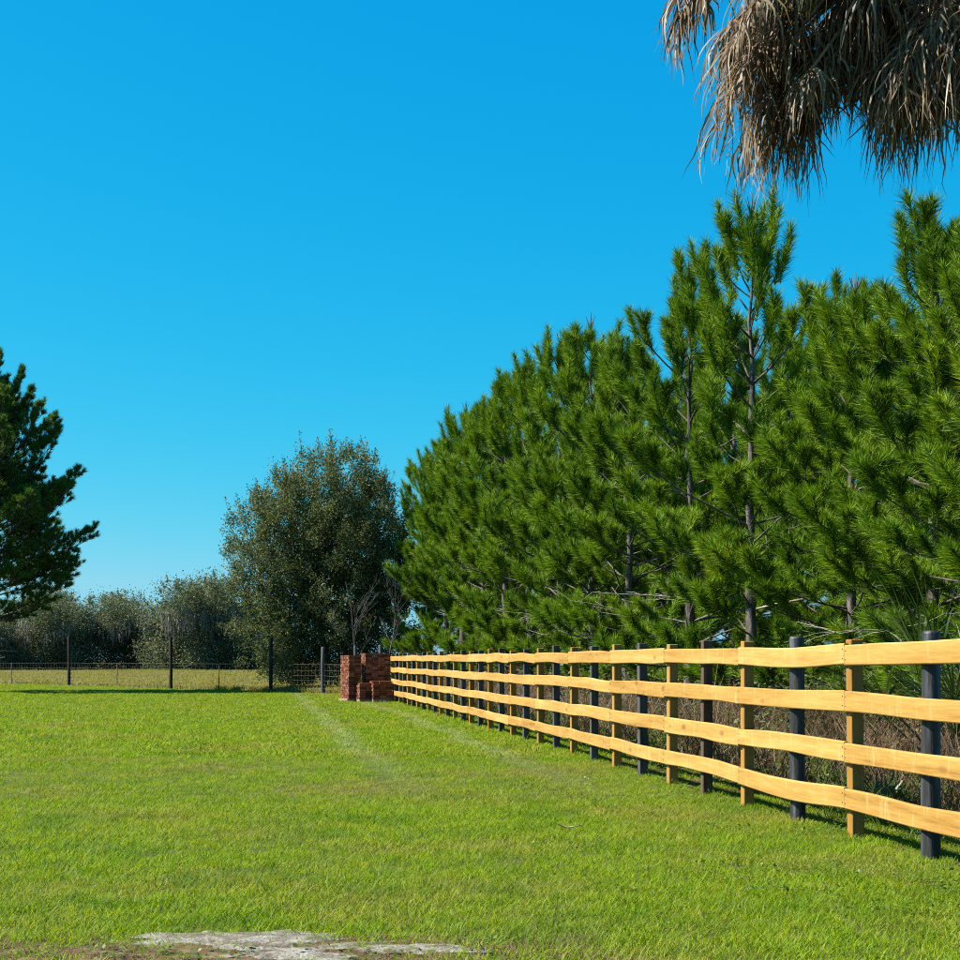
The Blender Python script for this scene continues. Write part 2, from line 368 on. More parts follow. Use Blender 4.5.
def blades(name, seed, n, rad, hmin, hmax, w, lean=.5, curve=.6):
    """a tuft of bent grass blades: 2 quads + tip triangle collapsed into quads"""
    r = np.random.default_rng(seed)
    a = r.uniform(0, 2 * np.pi, n); q = rad * np.sqrt(r.uniform(0, 1, n))
    base = np.stack([q * np.cos(a), q * np.sin(a), np.full(n, -.01)], 1)
    h = r.uniform(hmin, hmax, n); az = r.uniform(0, 2 * np.pi, n)
    ln = r.uniform(.05, lean, n); cv = r.uniform(.1, curve, n)
    d = np.stack([np.cos(az), np.sin(az), np.zeros(n)], 1); s = np.stack([-np.sin(az + r.normal(0, .6, n)), np.cos(az), np.zeros(n)], 1)
    V = []
    for t, wd in ((0, 1.0), (.5, .85), (1.0, .08)):
        c = base + d * ((ln * t + cv * t * t) * h)[:, None]; c[:, 2] += h * t * (1 - .25 * cv * t)
        V += [c - s * (w * wd / 2), c + s * (w * wd / 2)]
    V = np.stack(V, 1).reshape(-1, 3)
    i = np.arange(n)[:, None] * 6
    f = np.concatenate([i + np.array([[0, 1, 3, 2]]), i + np.array([[2, 3, 5, 4]])])
    return mesh_np(name, V, f)

# ------------------------------------------------------------------ the ground
FA, FB = 4.347, -0.149                       # fence line X = FA + FB * Y
def fx(Y): return FA + FB * Y
U = Vector((FB, 1, 0)).normalized(); NL = Vector((-U.y, U.x, 0))   # along the fence / towards the lawn

def quad_sheet(name, pts, mat, z):
    me = bpy.data.meshes.new(name); me.from_pydata([(x, y, z) for x, y in pts], [], [list(range(len(pts)))]); me.update()
    return tag(obj(name, me, mat), kind='structure')
quad_sheet('ground', [(-3000, -300), (3000, -300), (3000, 5000), (-3000, 5000)], M['pasture'], -.008)
# the mown lawn: up to the wire fence on the far left and the board fence on the right
wire_pts = [(323, 57), (271, 61), (171, 66), (69, 74), (-40, 83)]
WF = [(PX(p, y), y) for p, y in wire_pts]
lawn_out = [(fx(-20), -20), (fx(47.4), 47.4), (-3.6, 55)] + WF + [(-60, 105), (-60, -20)]
quad_sheet('lawn', lawn_out, M['lawn_soil'], -.004)
quad_sheet('forest_floor', [(fx(-20) + .05, -20), (fx(47.4) + .05, 47.4), (-3.5, 56), (-6, 62), (-10, 68), (-14, 140), (-14, 420), (260, 420), (260, -20)], M['litter'], 0.0)

# bare sand patch with a ragged outline and a low relief, and the dark dirt round it
def patch(name, cx, cy, rx, ry, z, seed, mat, relief):
    na, nr = 96, 14
    th = np.arange(na) / na * 2 * np.pi
    edge = 1 + .55 * (vnoise(np.cos(th) * 2.2 + 9, np.sin(th) * 2.2 + 9, seed) - .5) + .45 * (vnoise(np.cos(th) * 6 + 20, np.sin(th) * 6 + 20, seed + 1) - .5)
    V = [(cx, cy, z + relief)]
    for k in range(1, nr + 1):
        q = k / nr
        x = cx + rx * q * edge * np.cos(th); y = cy + ry * q * edge * np.sin(th)
        zz = z + relief * (1 - q ** 3) * (.25 + 1.2 * vnoise(x * 9, y * 9, seed + 3)) * 1.0
        V += list(zip(x, y, zz))
    f = []
    for k in range(nr - 1):
        for j in range(na):
            a = 1 + k * na + j; b = 1 + k * na + (j + 1) % na
            f.append((a, a + na, b + na, b))
    tri = [(0, 1 + j, 1 + (j + 1) % na) for j in range(na)]
    me = bpy.data.meshes.new(name); me.from_pydata(V, [], f + tri); me.update()
    for p in me.polygons: p.use_smooth = True
    return tag(obj(name, me, mat), kind='structure')
SANDS = [(-1.14, 7.00, .42, .23), (-.82, 6.72, .46, .26), (-.32, 6.74, .36, .12)]
patch('bare_dirt', -1.15, 6.66, 1.7, .40, .001, 5, M['dirt'], .012)
for i, sp in enumerate(SANDS): patch('sand_patch', *sp, .006 + .002 * i, 11 + 4 * i, M['sand'], .011)

# ------------------------------------------------------------------ lawn grass
def in_view(x, y, m=1.6): return np.abs(x) < .3125 * y * 1.03 + m
def lawn_points(y0, y1, dens, seed):
    r = np.random.default_rng(seed)
    hw = .33 * y1 + 1.6; c = 1 / math.sqrt(dens)          # one tuft to a jittered cell, so no cell stays bald
    gx, gy = np.meshgrid(np.arange(-hw, hw, c), np.arange(y0, y1, c)); n = gx.size
    x = gx.ravel() + r.uniform(-.15, 1.15, n) * c; y = gy.ravel() + r.uniform(-.15, 1.15, n) * c
    # far edge of the lawn along the wire fence
    wx = np.array([p[0] for p in WF][::-1] + [-3.6, fx(47.4)]); wy = np.array([p[1] for p in WF][::-1] + [55, 47.4])
    far = np.interp(x, wx, wy)
    ok = in_view(x, y) & (x < fx(y) + .7) & (y < far)
    keep = np.ones(n)
    for cx, cy, rx, ry in SANDS:
        q = ((x - cx) / rx) ** 2 + ((y - cy) / ry) ** 2 + (vnoise(x * 7, y * 7, 3) - .5) * 1.5 + (vnoise(x * 19, y * 19, 5) - .5) * .8
        keep = np.where(q < .45, .06, np.where((q < 1.15) & (keep > .5), .55, keep))
    qd = ((x + 1.15) / 1.75) ** 2 + ((y - 6.60) / .40) ** 2 + (vnoise(x * 5, y * 5, 8) - .5) * .8
    keep = np.where((qd < .65) & (keep > .5), .48, keep)
    # thin spots in the turf
    thin = vnoise(x * 1.3, y * 1.3, 21) * .6 + vnoise(x * 4, y * 4, 22) * .4
    keep = np.where(thin > .74, keep * .95, keep)
    ok &= r.uniform(0, 1, n) < keep
    return x[ok], y[ok]
tufts = [blades(f'grass_tuft', 40 + i, 74, .13, .020, .058, .0040, .8, .9) for i in range(6)]
far_tufts = [blades(f'grass_tuft', 60 + i, 74, .26, .035, .075, .010, .75, .9) for i in range(4)]
PP, RR, SS, II = [], [], [], []
rg = np.random.default_rng(77)
for y0, y1, dens, far in ((4.8, 9, 100, 0), (9, 14, 76, 0), (14, 30, 40, 0), (20, 84, 13, 1)):
    x, y = lawn_points(y0, y1, dens, int(y0 * 10))
    n = len(x)
    PP.append(np.stack([x, y, np.zeros(n)], 1)); RR.append(np.stack([rg.normal(0, .08, n), rg.normal(0, .08, n), rg.uniform(0, 6.28, n)], 1))
    lush = vnoise(x * .8, y * .8, 31) * .5 + vnoise(x * 2.6, y * 2.6, 32) * .5
    tr = np.minimum(np.abs(x + .145 * y - 1.45), np.abs(x + .145 * y - 3.30))
    s = rg.uniform(.65, 1.15, n) * (.82 + .4 * lush) * np.where((tr < .25) & (y > 15), .75, 1)
    SS.append(s); II.append(rg.integers(0, 4, n) + (6 if far else 0) if far else rg.integers(0, 6, n))
PP, RR, SS, II = map(np.concatenate, (PP, RR, SS, II))
print("lawn tufts", len(PP))
# Collection Info sorts children by name, so both kinds get names that sort in order
for i, me in enumerate(tufts + far_tufts): me.name = f"grass_tuft_{i:02d}"
scatter('lawn_grass', PP, RR, SS, II, tufts + far_tufts, M['lawn_blade'], 'short bright green mown grass covering the lawn', 'grass')

# brown dead turf on the bare dirt round the sand
r = np.random.default_rng(55)
n = 520; x = -1.15 + 1.75 * r.uniform(-1, 1, n); y = 6.62 + .46 * r.uniform(-1, 1, n)
q = np.full(n, 9.0)
for cx, cy, rx, ry in SANDS: q = np.minimum(q, ((x - cx) / rx) ** 2 + ((y - cy) / ry) ** 2 + (vnoise(x * 7, y * 7, 3) - .5) * 1.2)
k = (q > .8) | (r.uniform(0, 1, n) < .06); x, y = x[k], y[k]; n = len(x)
scatter('dead_turf', np.stack([x, y, np.full(n, .004)], 1), np.stack([np.zeros(n), np.zeros(n), r.uniform(0, 6.28, n)], 1), r.uniform(.5, 1.0, n), r.integers(0, 3, n),
        [blades(f'dead_turf_{i}', 140 + i, 34, .09, .012, .045, .004, 1.6, 1.4) for i in range(3)], M['brush'], 'brown dead grass on the bare dirt around the sand patch', 'dead grass')
# dry pasture beyond the wire fence
r = np.random.default_rng(5)
n = 26000
y = 58 + (190 - 58) * r.uniform(0, 1, n) ** 1.5; x = -y * r.uniform(.05, .36, n)
wx = np.array([p[0] for p in WF][::-1]); wy = np.array([p[1] for p in WF][::-1])
ok = y > np.interp(x, wx, wy) + .3
x, y = x[ok], y[ok]; n = len(x)
ptufts = [blades(f'pasture_tuft_{i}', 80 + i, 34, .35, .07, .22, .022, .6, .8) for i in range(4)]
scatter('pasture_grass', np.stack([x, y, np.zeros(n)], 1), np.stack([np.zeros(n), np.zeros(n), r.uniform(0, 6.28, n)], 1), r.uniform(.7, 1.5, n), r.integers(0, 4, n),
        ptufts, M['pasture_blade'], 'dry tan pasture grass beyond the wire fence', 'grass')

# ------------------------------------------------------------------ board fence
def box_mesh(name, sx, sy, sz, bev=.006):
    import bmesh
    bm = bmesh.new(); bmesh.ops.create_cube(bm, size=1)
    for v in bm.verts: v.co = (v.co.x * sx, v.co.y * sy, v.co.z * sz)
    if bev: bmesh.ops.bevel(bm, geom=bm.edges[:], offset=bev, segments=1, affect='EDGES')
    me = bpy.data.meshes.new(name); bm.to_mesh(me); bm.free()
    return me
rf = random.Random(12)
Y0, DY = 11.05, 2.405
KMIN, KMAX = -2, 15
fence = empty('board_fence', (fx(Y0), Y0, 0))
tag(fence, 'four-rail fence of fresh yellow wavy-edged boards running beside the lawn', 'fence')
def fpt(k): Y = Y0 + DY * k; return Vector((fx(Y), Y, 0))
origin = fpt(0)
ang = math.atan2(U.y, U.x)
rows = [1.308, .970, .614, .279]
# heights of each rail at half-post stations
NH = (KMAX - KMIN) * 2 + 1
hts = []
for rI in range(4):
    arr = [rows[rI] + rf.uniform(-.010, .010) for _ in range(NH)]
    hts.append(arr)
i0 = (0 - KMIN) * 2
hts[3][i0 + 2] = .262; hts[3][i0 + 1] = .245; hts[3][i0] = .283; hts[3][i0 - 1] = .272
hts[0][i0 + 2] = 1.308; hts[0][i0 + 1] = 1.290; hts[0][i0] = 1.312; hts[0][i0 - 1] = 1.322; hts[0][i0 - 2] = 1.325
def cr(a, b, c, d, t): return b + .5 * t * (c - a + t * (2 * a - 5 * b + 4 * c - d + t * (3 * (b - c) + d - a)))
slen = (fpt(1) - fpt(0)).length
for k in range(KMIN, KMAX):
    for rI in range(4):
        ns = 20; L = slen - .004
        h = hts[rI]; j = (k - KMIN) * 2
        hv = [h[max(0, min(NH - 1, j + q))] for q in (-1, 0, 1, 2, 3)]
        wtop = [rf.uniform(-.006, .006) for _ in range(7)]; wbot = [rf.uniform(-.007, .007) for _ in range(7)]
        hh = rf.uniform(.140, .158); bow = rf.uniform(-.006, .010); jog0 = rf.uniform(-.012, .012)
        V = []
        for q in range(ns + 1):
            t = q / ns; tt = t * 2
            c = cr(hv[0], hv[1], hv[2], hv[3], tt) if tt <= 1 else cr(hv[1], hv[2], hv[3], hv[4], tt - 1)
            c += jog0 * (1 - t) ** 3
            def w(a):
                p = t * 4.0; i = min(3, int(p)); return cr(a[i], a[i + 1], a[i + 2], a[i + 3], p - i)
            ztop = c + hh / 2 + w(wtop); zbot = c - hh / 2 + w(wbot)
            oy = bow * math.sin(math.pi * t)
            x = t * L + .002
            for yy, zz in ((.013, zbot + .004), (.017, zbot + .010), (.017, ztop - .010), (.013, ztop), (-.013, ztop), (-.013, zbot)):
                V.append((x, yy + oy, zz - rows[rI]))
        f = []
        for q in range(ns):
            for e in range(6):
                a = q * 6 + e; b = q * 6 + (e + 1) % 6
                f.append((a, a + 6, b + 6, b))
        f.append(tuple(range(6))); f.append(tuple(range(ns * 6 + 5, ns * 6 - 1, -1)))
        me = bpy.data.meshes.new('rail_board'); me.from_pydata(V, [], f); me.update()
        o = obj('rail_board', me, M['board'], fence)
        o.location = fpt(k) - origin + NL * .069 + Vector((0, 0, rows[rI]))
        o.rotation_euler = (0, 0, ang)
        if k < 5:
            nv, nf = [], []
            for xx, ti in ((.028, 0), (L - .024, ns)):
                for ff in (.25, .75):
                    zb, zt = V[ti * 6 + 1][2], V[ti * 6 + 2][2]; zc = zb + (zt - zb) * ff; b0 = len(nv); yc = V[ti * 6 + 1][1]
                    for q in range(6): nv.append((xx + .0045 * math.cos(q * 1.047), yc + .0025, zc + .0045 * math.sin(q * 1.047)))
                    for q in range(6): nv.append((xx + .0045 * math.cos(q * 1.047), yc - .004, zc + .0045 * math.sin(q * 1.047)))
                    nf.append(tuple(range(b0, b0 + 6)))
                    for q in range(6): nf.append((b0 + q, b0 + 6 + q, b0 + 6 + (q + 1) % 6, b0 + (q + 1) % 6))
            me = bpy.data.meshes.new('nail_heads'); me.from_pydata(nv, [], nf); me.update()
            tag(obj('nail_heads', me, M['wire_post'], o), kind='stuff')
ypost = box_mesh('post', .10, .092, 1.90, .005); ypost.materials.append(M['yellow_post'])
gpost = box_mesh('post', .10, .092, 1.90, .005); gpost.materials.append(M['grey_post'])
bpost = box_mesh('post', .10, .092, 1.90, .005); bpost.materials.append(M['brown_post'])
tb = Tubes(); zz = [-.95, -.5, 0, .45, .93, .95]
tb.add([(0.004 * math.sin(7 * z), .003 * math.cos(9 * z), z) for z in zz], [.064, .062, .061, .060, .058, .052], 16)
rpost = tb.mesh('post', True); rpost.materials.append(M['black_post'])
for k in range(KMIN, KMAX + 1):
    o = obj('post', ypost, None, fence)
    o.location = fpt(k) - origin + Vector((0, 0, 1.455 - .95 + rf.uniform(-.03, .02)))
    o.rotation_euler = (rf.uniform(-.008, .008), rf.uniform(-.008, .008), ang + rf.uniform(-.04, .04))
    o['label'] = 'square fresh yellow post'
    if k < KMAX:
        me = rpost if k <= 0 else bpost if k == 1 else gpost
        if k == 14: me = rpost
        o = obj('post', me, None, fence)
        o.location = fpt(k + .5) - origin + Vector((0, 0, 1.465 - .95 + rf.uniform(-.03, .025))) - NL * (.012 if me is rpost else 0)
        o.rotation_euler = (rf.uniform(-.01, .01), rf.uniform(-.01, .01), ang + rf.uniform(-.05, .05))
        o['label'] = {0: 'round black creosoted post', 1: 'square dark brown post', 2: 'square weathered dark grey post'}[0 if me is rpost else 1 if me is bpost else 2]

# ------------------------------------------------------------------ brick stacks
def brick_stack(px, Y, w, d, h, rz, label, seed):
    r = random.Random(seed)
    t = empty('brick_stack', (PX(px, Y), Y, 0), rz)
    tag(t, label, 'bricks', 'brick stacks at the far end of the fence')
    bl, bw, bh = .200, .096, .060
    base = box_mesh('pallet', w, d, .09, .01); o = obj('pallet', base, M['pallet'], t); o.location = (0, d / 2, .045)
    one = box_mesh('brick', bl - .008, bw - .008, bh - .006, .004); one.materials.append(M['brick'])
    cv = np.array([v.co[:] for v in one.vertices]); cf = [tuple(p.vertices) for p in one.polygons]
    V, Fc = [], []
    nx = max(1, round(w / bl)); ny = max(1, round(d / bw)); nz = round((h - .09) / bh)
    cnt = 0
    for k in range(nz):
        for i in range(nx):
            for j in range(ny):
                if 0 < i < nx - 1 and 0 < j < ny - 1 and k < nz - 1: continue
                x = (i - (nx - 1) / 2) * bl + r.uniform(-.004, .004) + (.006 if k % 2 else -.006)
                yv = (j + .5) * bw + r.uniform(-.008, .008); z = .09 + (k + .5) * bh
                a = r.uniform(-.05, .05)
                if k == nz - 1:
                    if r.random() < .18: continue
                    b = obj('brick', one, None, t); b.location = (x, yv, z + .001); b.rotation_euler = (0, 0, a); continue
                c, s = math.cos(a), math.sin(a)
                V.append(np.stack([cv[:, 0] * c - cv[:, 1] * s + x, cv[:, 0] * s + cv[:, 1] * c + yv, cv[:, 2] + z], 1))
                Fc += [tuple(q + cnt for q in f) for f in cf]; cnt += len(cv)
    me = bpy.data.meshes.new('brick_courses'); me.from_pydata(np.concatenate(V).tolist(), [], Fc); me.update()
    tag(obj('brick_courses', me, M['brick'], t), kind='stuff')
brick_stack(355, 46.4, .50, .90, 1.40, R(22), 'tall narrow stack of red bricks at the left of the brick pile', 1)
brick_stack(378, 46.9, .80, .60, 1.45, R(18), 'tallest and widest red brick stack, next to the end of the board fence', 2)
brick_stack(366, 45.9, .40, .40, .58, R(17), 'low brick stack in the middle, in front of the tall ones', 3)
brick_stack(383, 45.8, .60, .45, .64, R(16), 'low wide brick stack at the right front of the brick pile', 4)

# ------------------------------------------------------------------ wire fence on the left
wf = empty('wire_fence', (WF[1][0], WF[1][1], 0))
tag(wf, 'wire field fence on dark wooden posts between lawn and dry pasture', 'fence')
wo_ = Vector((WF[1][0], WF[1][1], 0))
path = [(-3.2, 49.5), (-4.3, 53)] + WF
hs = [1.75, 1.75, 1.75, 2.15, 2.25, 2.4, 2.4]; rad = [.07, .06, .085, .075, .075, .08, .08]
for i, (x, y) in enumerate(path):
    tb = Tubes(); hgt = hs[i]; z = np.array([-.3, .3, .9, hgt - .02, hgt])
    tb.add(np.stack([.01 * np.sin(z * 3 + i), .01 * np.cos(z * 2 + i), z], 1), np.array([1, 1, .97, .93, .8]) * rad[i], 10)
    o = obj('post', tb.mesh('post'), M['grey_post'] if i in (0, 1, 2) else M['wire_post'], wf); o.location = Vector((x, y, 0)) - wo_
segs = list(zip(path[:-1], path[1:]))
for i, ((xa, ya), (xb, yb)) in enumerate(segs[3:]):
    x, y = (xa + xb) / 2, (ya + yb) / 2
    tb = Tubes(); tb.add([(0, 0, -.2), (0, 0, .5), (0.01, 0, 1.12)], .022, 4)
    o = obj('stake', tb.mesh('stake'), M['brown_post'], wf); o.location = Vector((x, y, 0)) - wo_
tb = Tubes()
for (xa, ya), (xb, yb) in segs:
    a = Vector((xa, ya, 0)) - wo_; b = Vector((xb, yb, 0)) - wo_; ln = (b - a).length
    for z in (.08, .2, .34, .5, .68, .88, 1.12):
        tb.add([(*(a.lerp(b, t).xy), z - .02 * math.sin(math.pi * t)) for t in (0, .25, .5, .75, 1)], .0026, 4, False)
    m = int(ln / .30)
    for q in range(1, m):
        p = a.lerp(b, q / m); tb.add([(p.x, p.y, .06), (p.x, p.y, 1.10)], .002, 4, False)
obj('wire_mesh', tb.mesh('wire_mesh'), M['wire'], wf)

# ------------------------------------------------------------------ pines
def rot_about(v, axis, a):
    return v * math.cos(a) + np.cross(axis, v) * math.sin(a) + axis * np.dot(axis, v) * (1 - math.cos(a))

def make_pine(seed, H, Rm, zlive=.55, zbase=.35, nneedle=210, nl=(.18, .29), nw=.013, mat='needles', dens=.86, mature=False):
    r = random.Random(seed); rn = np.random.default_rng(seed)
    T = Tubes(); Dd = Tubes(); tips = []
    n = 16
    wob = [(r.uniform(-.05, .05), r.uniform(-.05, .05)) for _ in range(n)]
    tr = np.array([(wob[i][0] * (i > 0), wob[i][1] * (i > 0), H * i / (n - 1) - (.1 if i == 0 else 0)) for i in range(n)])
    r0 = .0125 * H + .012
    T.add(tr, [max(.012, r0 * (1 - .93 * (i / (n - 1)) ** .9)) for i in range(n)], 10)
    def tpos(z):
        return np.array([np.interp(z, tr[:, 2], tr[:, 0]), np.interp(z, tr[:, 2], tr[:, 1]), z])
    z = zbase; sp = .50
    while z < H * .945:
        t = z / H; nb = r.randint(6, 8) if mature else r.randint(4, 6) if t > .2 else r.randint(3, 4)
        a0 = r.uniform(0, 6.28)
        for i in range(nb):
            if r.random() > dens: continue
            az = a0 + i * 6.283 / nb + r.uniform(-.35, .35)
            if mature: pf = (.55 + .45 * min(1, t / .35)) if t < .5 else max(.3, ((1 - t) / .5) ** .42)
            else: pf = (.72 + .28 * min(1, t / .3)) if t < .32 else max(.20, ((1 - t) / .68) ** .46)
            L = max(.38, Rm * pf * r.uniform(.55, 1.18))
            el = R(4 + 58 * t ** 1.5) + r.uniform(-.16, .16)
            dead = z < zlive or (not mature and t < .45 and r.random() < .13)
            b0 = tpos(z + r.uniform(-.08, .08)); pts = [b0]; dirs = []
            m = 6; azc = az
            for j in range(m):
                s = (j + .5) / m
                e = el + R(30 if not dead else -8) * s * s + r.uniform(-.09, .09)
                azc += r.uniform(-.12, .12)
                d = np.array([math.cos(azc) * math.cos(e), math.sin(azc) * math.cos(e), math.sin(e)])
                dirs.append(d); pts.append(pts[-1] + d * L / m)
            pts = np.array(pts); rb = .007 + .0075 * L
            if dead:
                L2 = r.randint(3, 6)
                Dd.add(pts[:L2 + 1], np.linspace(rb * .8, .004, L2 + 1), 4)
                for q in range(r.randint(2, 5)):
                    j = r.randint(1, L2); d = rot_about(dirs[min(j, 5)], np.array([0, 0, 1.]), r.choice((-1, 1)) * r.uniform(.4, 1.1))
                    d[2] += r.uniform(-.5, .4); l = r.uniform(.25, .7)
                    mid = pts[j] + d * l * .5 + np.array([0, 0, r.uniform(-.06, .06)])
                    Dd.add([pts[j], mid, pts[j] + d * l], [.006, .005, .003], 4)
                continue
            T.add(pts, np.linspace(rb, .006, m + 1), 5)
            tips.append((pts[-1], dirs[-1], r.uniform(.2, .3) if mature else r.uniform(.45, .6) + .35 * t))
            ns = max(1, int(L / (.11 if mature else (.36 + .16 * t)))); side = r.choice((-1, 1))
            for q in range(ns):
                s = (.28 if mature else .42) + (.68 if mature else .55) * (q + r.random() * .6) / ns
                j = min(m - 1, int(s * m)); p = pts[j] + dirs[j] * (s * m - j) * L / m
                side = -side
                d = rot_about(dirs[j], np.array([0, 0, 1.]), side * r.uniform(.5, 1.05)); d[2] += r.uniform(-.4, .9) if mature else r.uniform(.0, .65); d /= np.linalg.norm(d)
                l = r.uniform(.22, .42) + .24 * L * (1 - s) * (1.5 if mature else 1)
                d2 = d + np.array([0, 0, .35]); d2 /= np.linalg.norm(d2)
                e1 = p + d * l * .6; e2 = e1 + d2 * l * .5
                T.add([p, e1, e2], [.0085, .007, .005], 4)
                tips.append((e2, d2, r.uniform(.10, .22) if mature else r.uniform(.36, .55) + .2 * t))
                if l > .48:
                    for sg in (-1, 1):
                        d3 = rot_about(d, np.array([0, 0, 1.]), sg * r.uniform(.5, .9)); d3[2] += .3; d3 /= np.linalg.norm(d3)
                        e3 = e1 + d3 * r.uniform(.2, .35)
                        T.add([e1, e3], [.006, .005], 4); tips.append((e3, d3, r.uniform(.10, .2) if mature else r.uniform(.3, .45)))
        sp = .52 - .18 * t
        z += sp * r.uniform(.8, 1.2)
    # leader and candles
    top = tr[-1]
    tips.append((top + np.array([0, 0, .1]), np.array([0, 0, 1.]), .55))
    for q in range(4):
        a = q * 1.57 + r.random(); d = np.array([math.cos(a) * .35, math.sin(a) * .35, 1]); d /= np.linalg.norm(d)
        tips.append((top + d * .12 - np.array([0, 0, .2]), d, .45))
        T.add([top, top + d * .35], [.012, .006], 5)
    T.add([top, top + np.array([0.02, 0, .42])], [.014, .007], 5)
    # needles
    P = np.array([t[0] for t in tips]); D = norm(np.array([t[1] for t in tips])); LL = np.array([t[2] for t in tips])
    nt_ = len(tips); n = nneedle
    s = rn.uniform(0, 1, (nt_, n)) ** .8
    base = P[:, None] - D[:, None] * ((1 - s) * LL[:, None])[..., None]
    ref = np.where(np.abs(D[:, 2:3]) > .9, np.array([[1., 0, 0]]), np.array([[0, 0, 1.]]))
    A = norm(np.cross(D, ref)); B = np.cross(D, A)
    ph = rn.uniform(0, 6.283, (nt_, n)); an = np.clip(rn.normal(.78, .2, (nt_, n)) - .5 * s ** 3 * rn.uniform(.2, 1.2, (nt_, n)), .12, 1.35)
    dr = D[:, None] * np.cos(an)[..., None] + (A[:, None] * np.cos(ph)[..., None] + B[:, None] * np.sin(ph)[..., None]) * np.sin(an)[..., None]
    ln = rn.uniform(nl[0], nl[1], (nt_, n)) * rn.uniform(.8, 1.1, (nt_, 1))
    tipp = base + dr * ln[..., None]; tipp[..., 2] -= .12 * ln * rn.uniform(0, 1, (nt_, n))
    sd_ = norm(np.cross(dr, rn.normal(0, 1, (nt_, n, 3)))) * nw / 2
    V = np.stack([base - sd_, base + sd_, tipp], 2).reshape(-1, 3)
    Fa = np.arange(len(V)).reshape(-1, 3)
    root = empty('pine_tree')
    obj('trunk', T.mesh('trunk'), M['pine_bark'], root)
    if Dd.n: tag(obj('dead_branches', Dd.mesh('dead_branches'), M['dead_wood'], root), kind='stuff')
    obj('crown', mesh_np('crown', V, Fa), M[mat], root)
    print('pine', seed, 'tips', nt_, 'tris', len(Fa))
    return root

PROTO_H = 9.0
protos = [make_pine(s, PROTO_H, rm) for s, rm in ((101, 2.55), (202, 2.35), (303, 2.7), (404, 2.45), (505, 2.6))]
used = [False] * len(protos)
def place_pine(pi, x, y, H, rz, label, group, wide=1.0):
    s = H / PROTO_H; sc = (s * wide, s * wide, s)
    if not used[pi]:
        o = protos[pi]; used[pi] = True
        o.location = (x, y, 0); o.rotation_euler = (0, 0, rz); o.scale = sc
    else: o = copy_tree(protos[pi], (x, y, 0), rz, sc)
    tag(o, label, 'tree', group)
    return o
# front row: photo column of the trunk, photo row of the top
OFF = 3.45
def row_y(px, off): return (FA + off) / ((px - 480) / F - FB)
front = [(1085, 150), (1000, 215), (934, 200), (852, 272), (752, 198), (690, 258), (628, 338), (592, 318), (560, 335), (530, 358), (506, 380), (484, 402), (464, 405), (446, 440), (430, 452)]
ordn = ['', '', 'first', 'second', 'third', 'fourth', 'fifth', 'sixth', 'seventh', 'eighth', 'ninth', 'tenth', 'eleventh', 'twelfth', 'thirteenth']
rp_ = random.Random(4)
for i, (px, py) in enumerate(front):
    Y = row_y(px, OFF); H = PZ(py, Y) - .30
    if i == 0: lab = 'tall pine behind the fence just outside the right edge, nearest of all pines'
    elif i == 1: lab = 'pine at the right edge whose boughs reach in under the palm skirt'
    elif i == 3: lab = 'pine with a bare grey trunk showing, second from the right behind the fence'
    elif i == 4: lab = 'tallest pine behind the fence, its spire reaching towards the palm skirt'
    elif i == 14: lab = 'farthest pine of the front row, next to the round oak'
    else: lab = f'green bushy pine, {ordn[i]} from the right in the row along the fence'
    place_pine([2, 0, 3, 1, 0, 2, 4, 1, 3, 0, 2, 4, 1, 3, 0][i], PX(px, Y), Y, H, rp_.uniform(0, 6.28), lab, 'pines in the front row along the fence', max(1.0, min(1.2, 7.5 / H)) if i < 6 else 1.05)
# rows behind
for ro, (off, y0, y1, st) in enumerate(((6.6, 15, 66, 3.4), (10.0, 18, 70, 4.0))):
    y = y0
    while y < y1:
        x = FA + off + FB * y + rp_.uniform(-.4, .4)
        H = min(9.2, 5.6 + .085 * y) * rp_.uniform(.88, 1.02) + ro * .3
        place_pine(rp_.randint(0, 4), x, y, H, rp_.uniform(0, 6.28), 'pine half hidden in the shade behind the front row of pines', 'pines in the rows behind')
        y += st * rp_.uniform(.85, 1.15)

# the big dark pine at the left edge
bigp = make_pine(909, 11.9, 4.5, 2.2, 1.6, 62, (.16, .25), .021, 'needles_dark', .84, True)
YL = 60; bigp.location = (PX(-24, YL), YL, 0); bigp.rotation_euler = (0, 0, 1.1)
tag(bigp, 'large dark pine with layered boughs cut off by the left edge', 'tree')

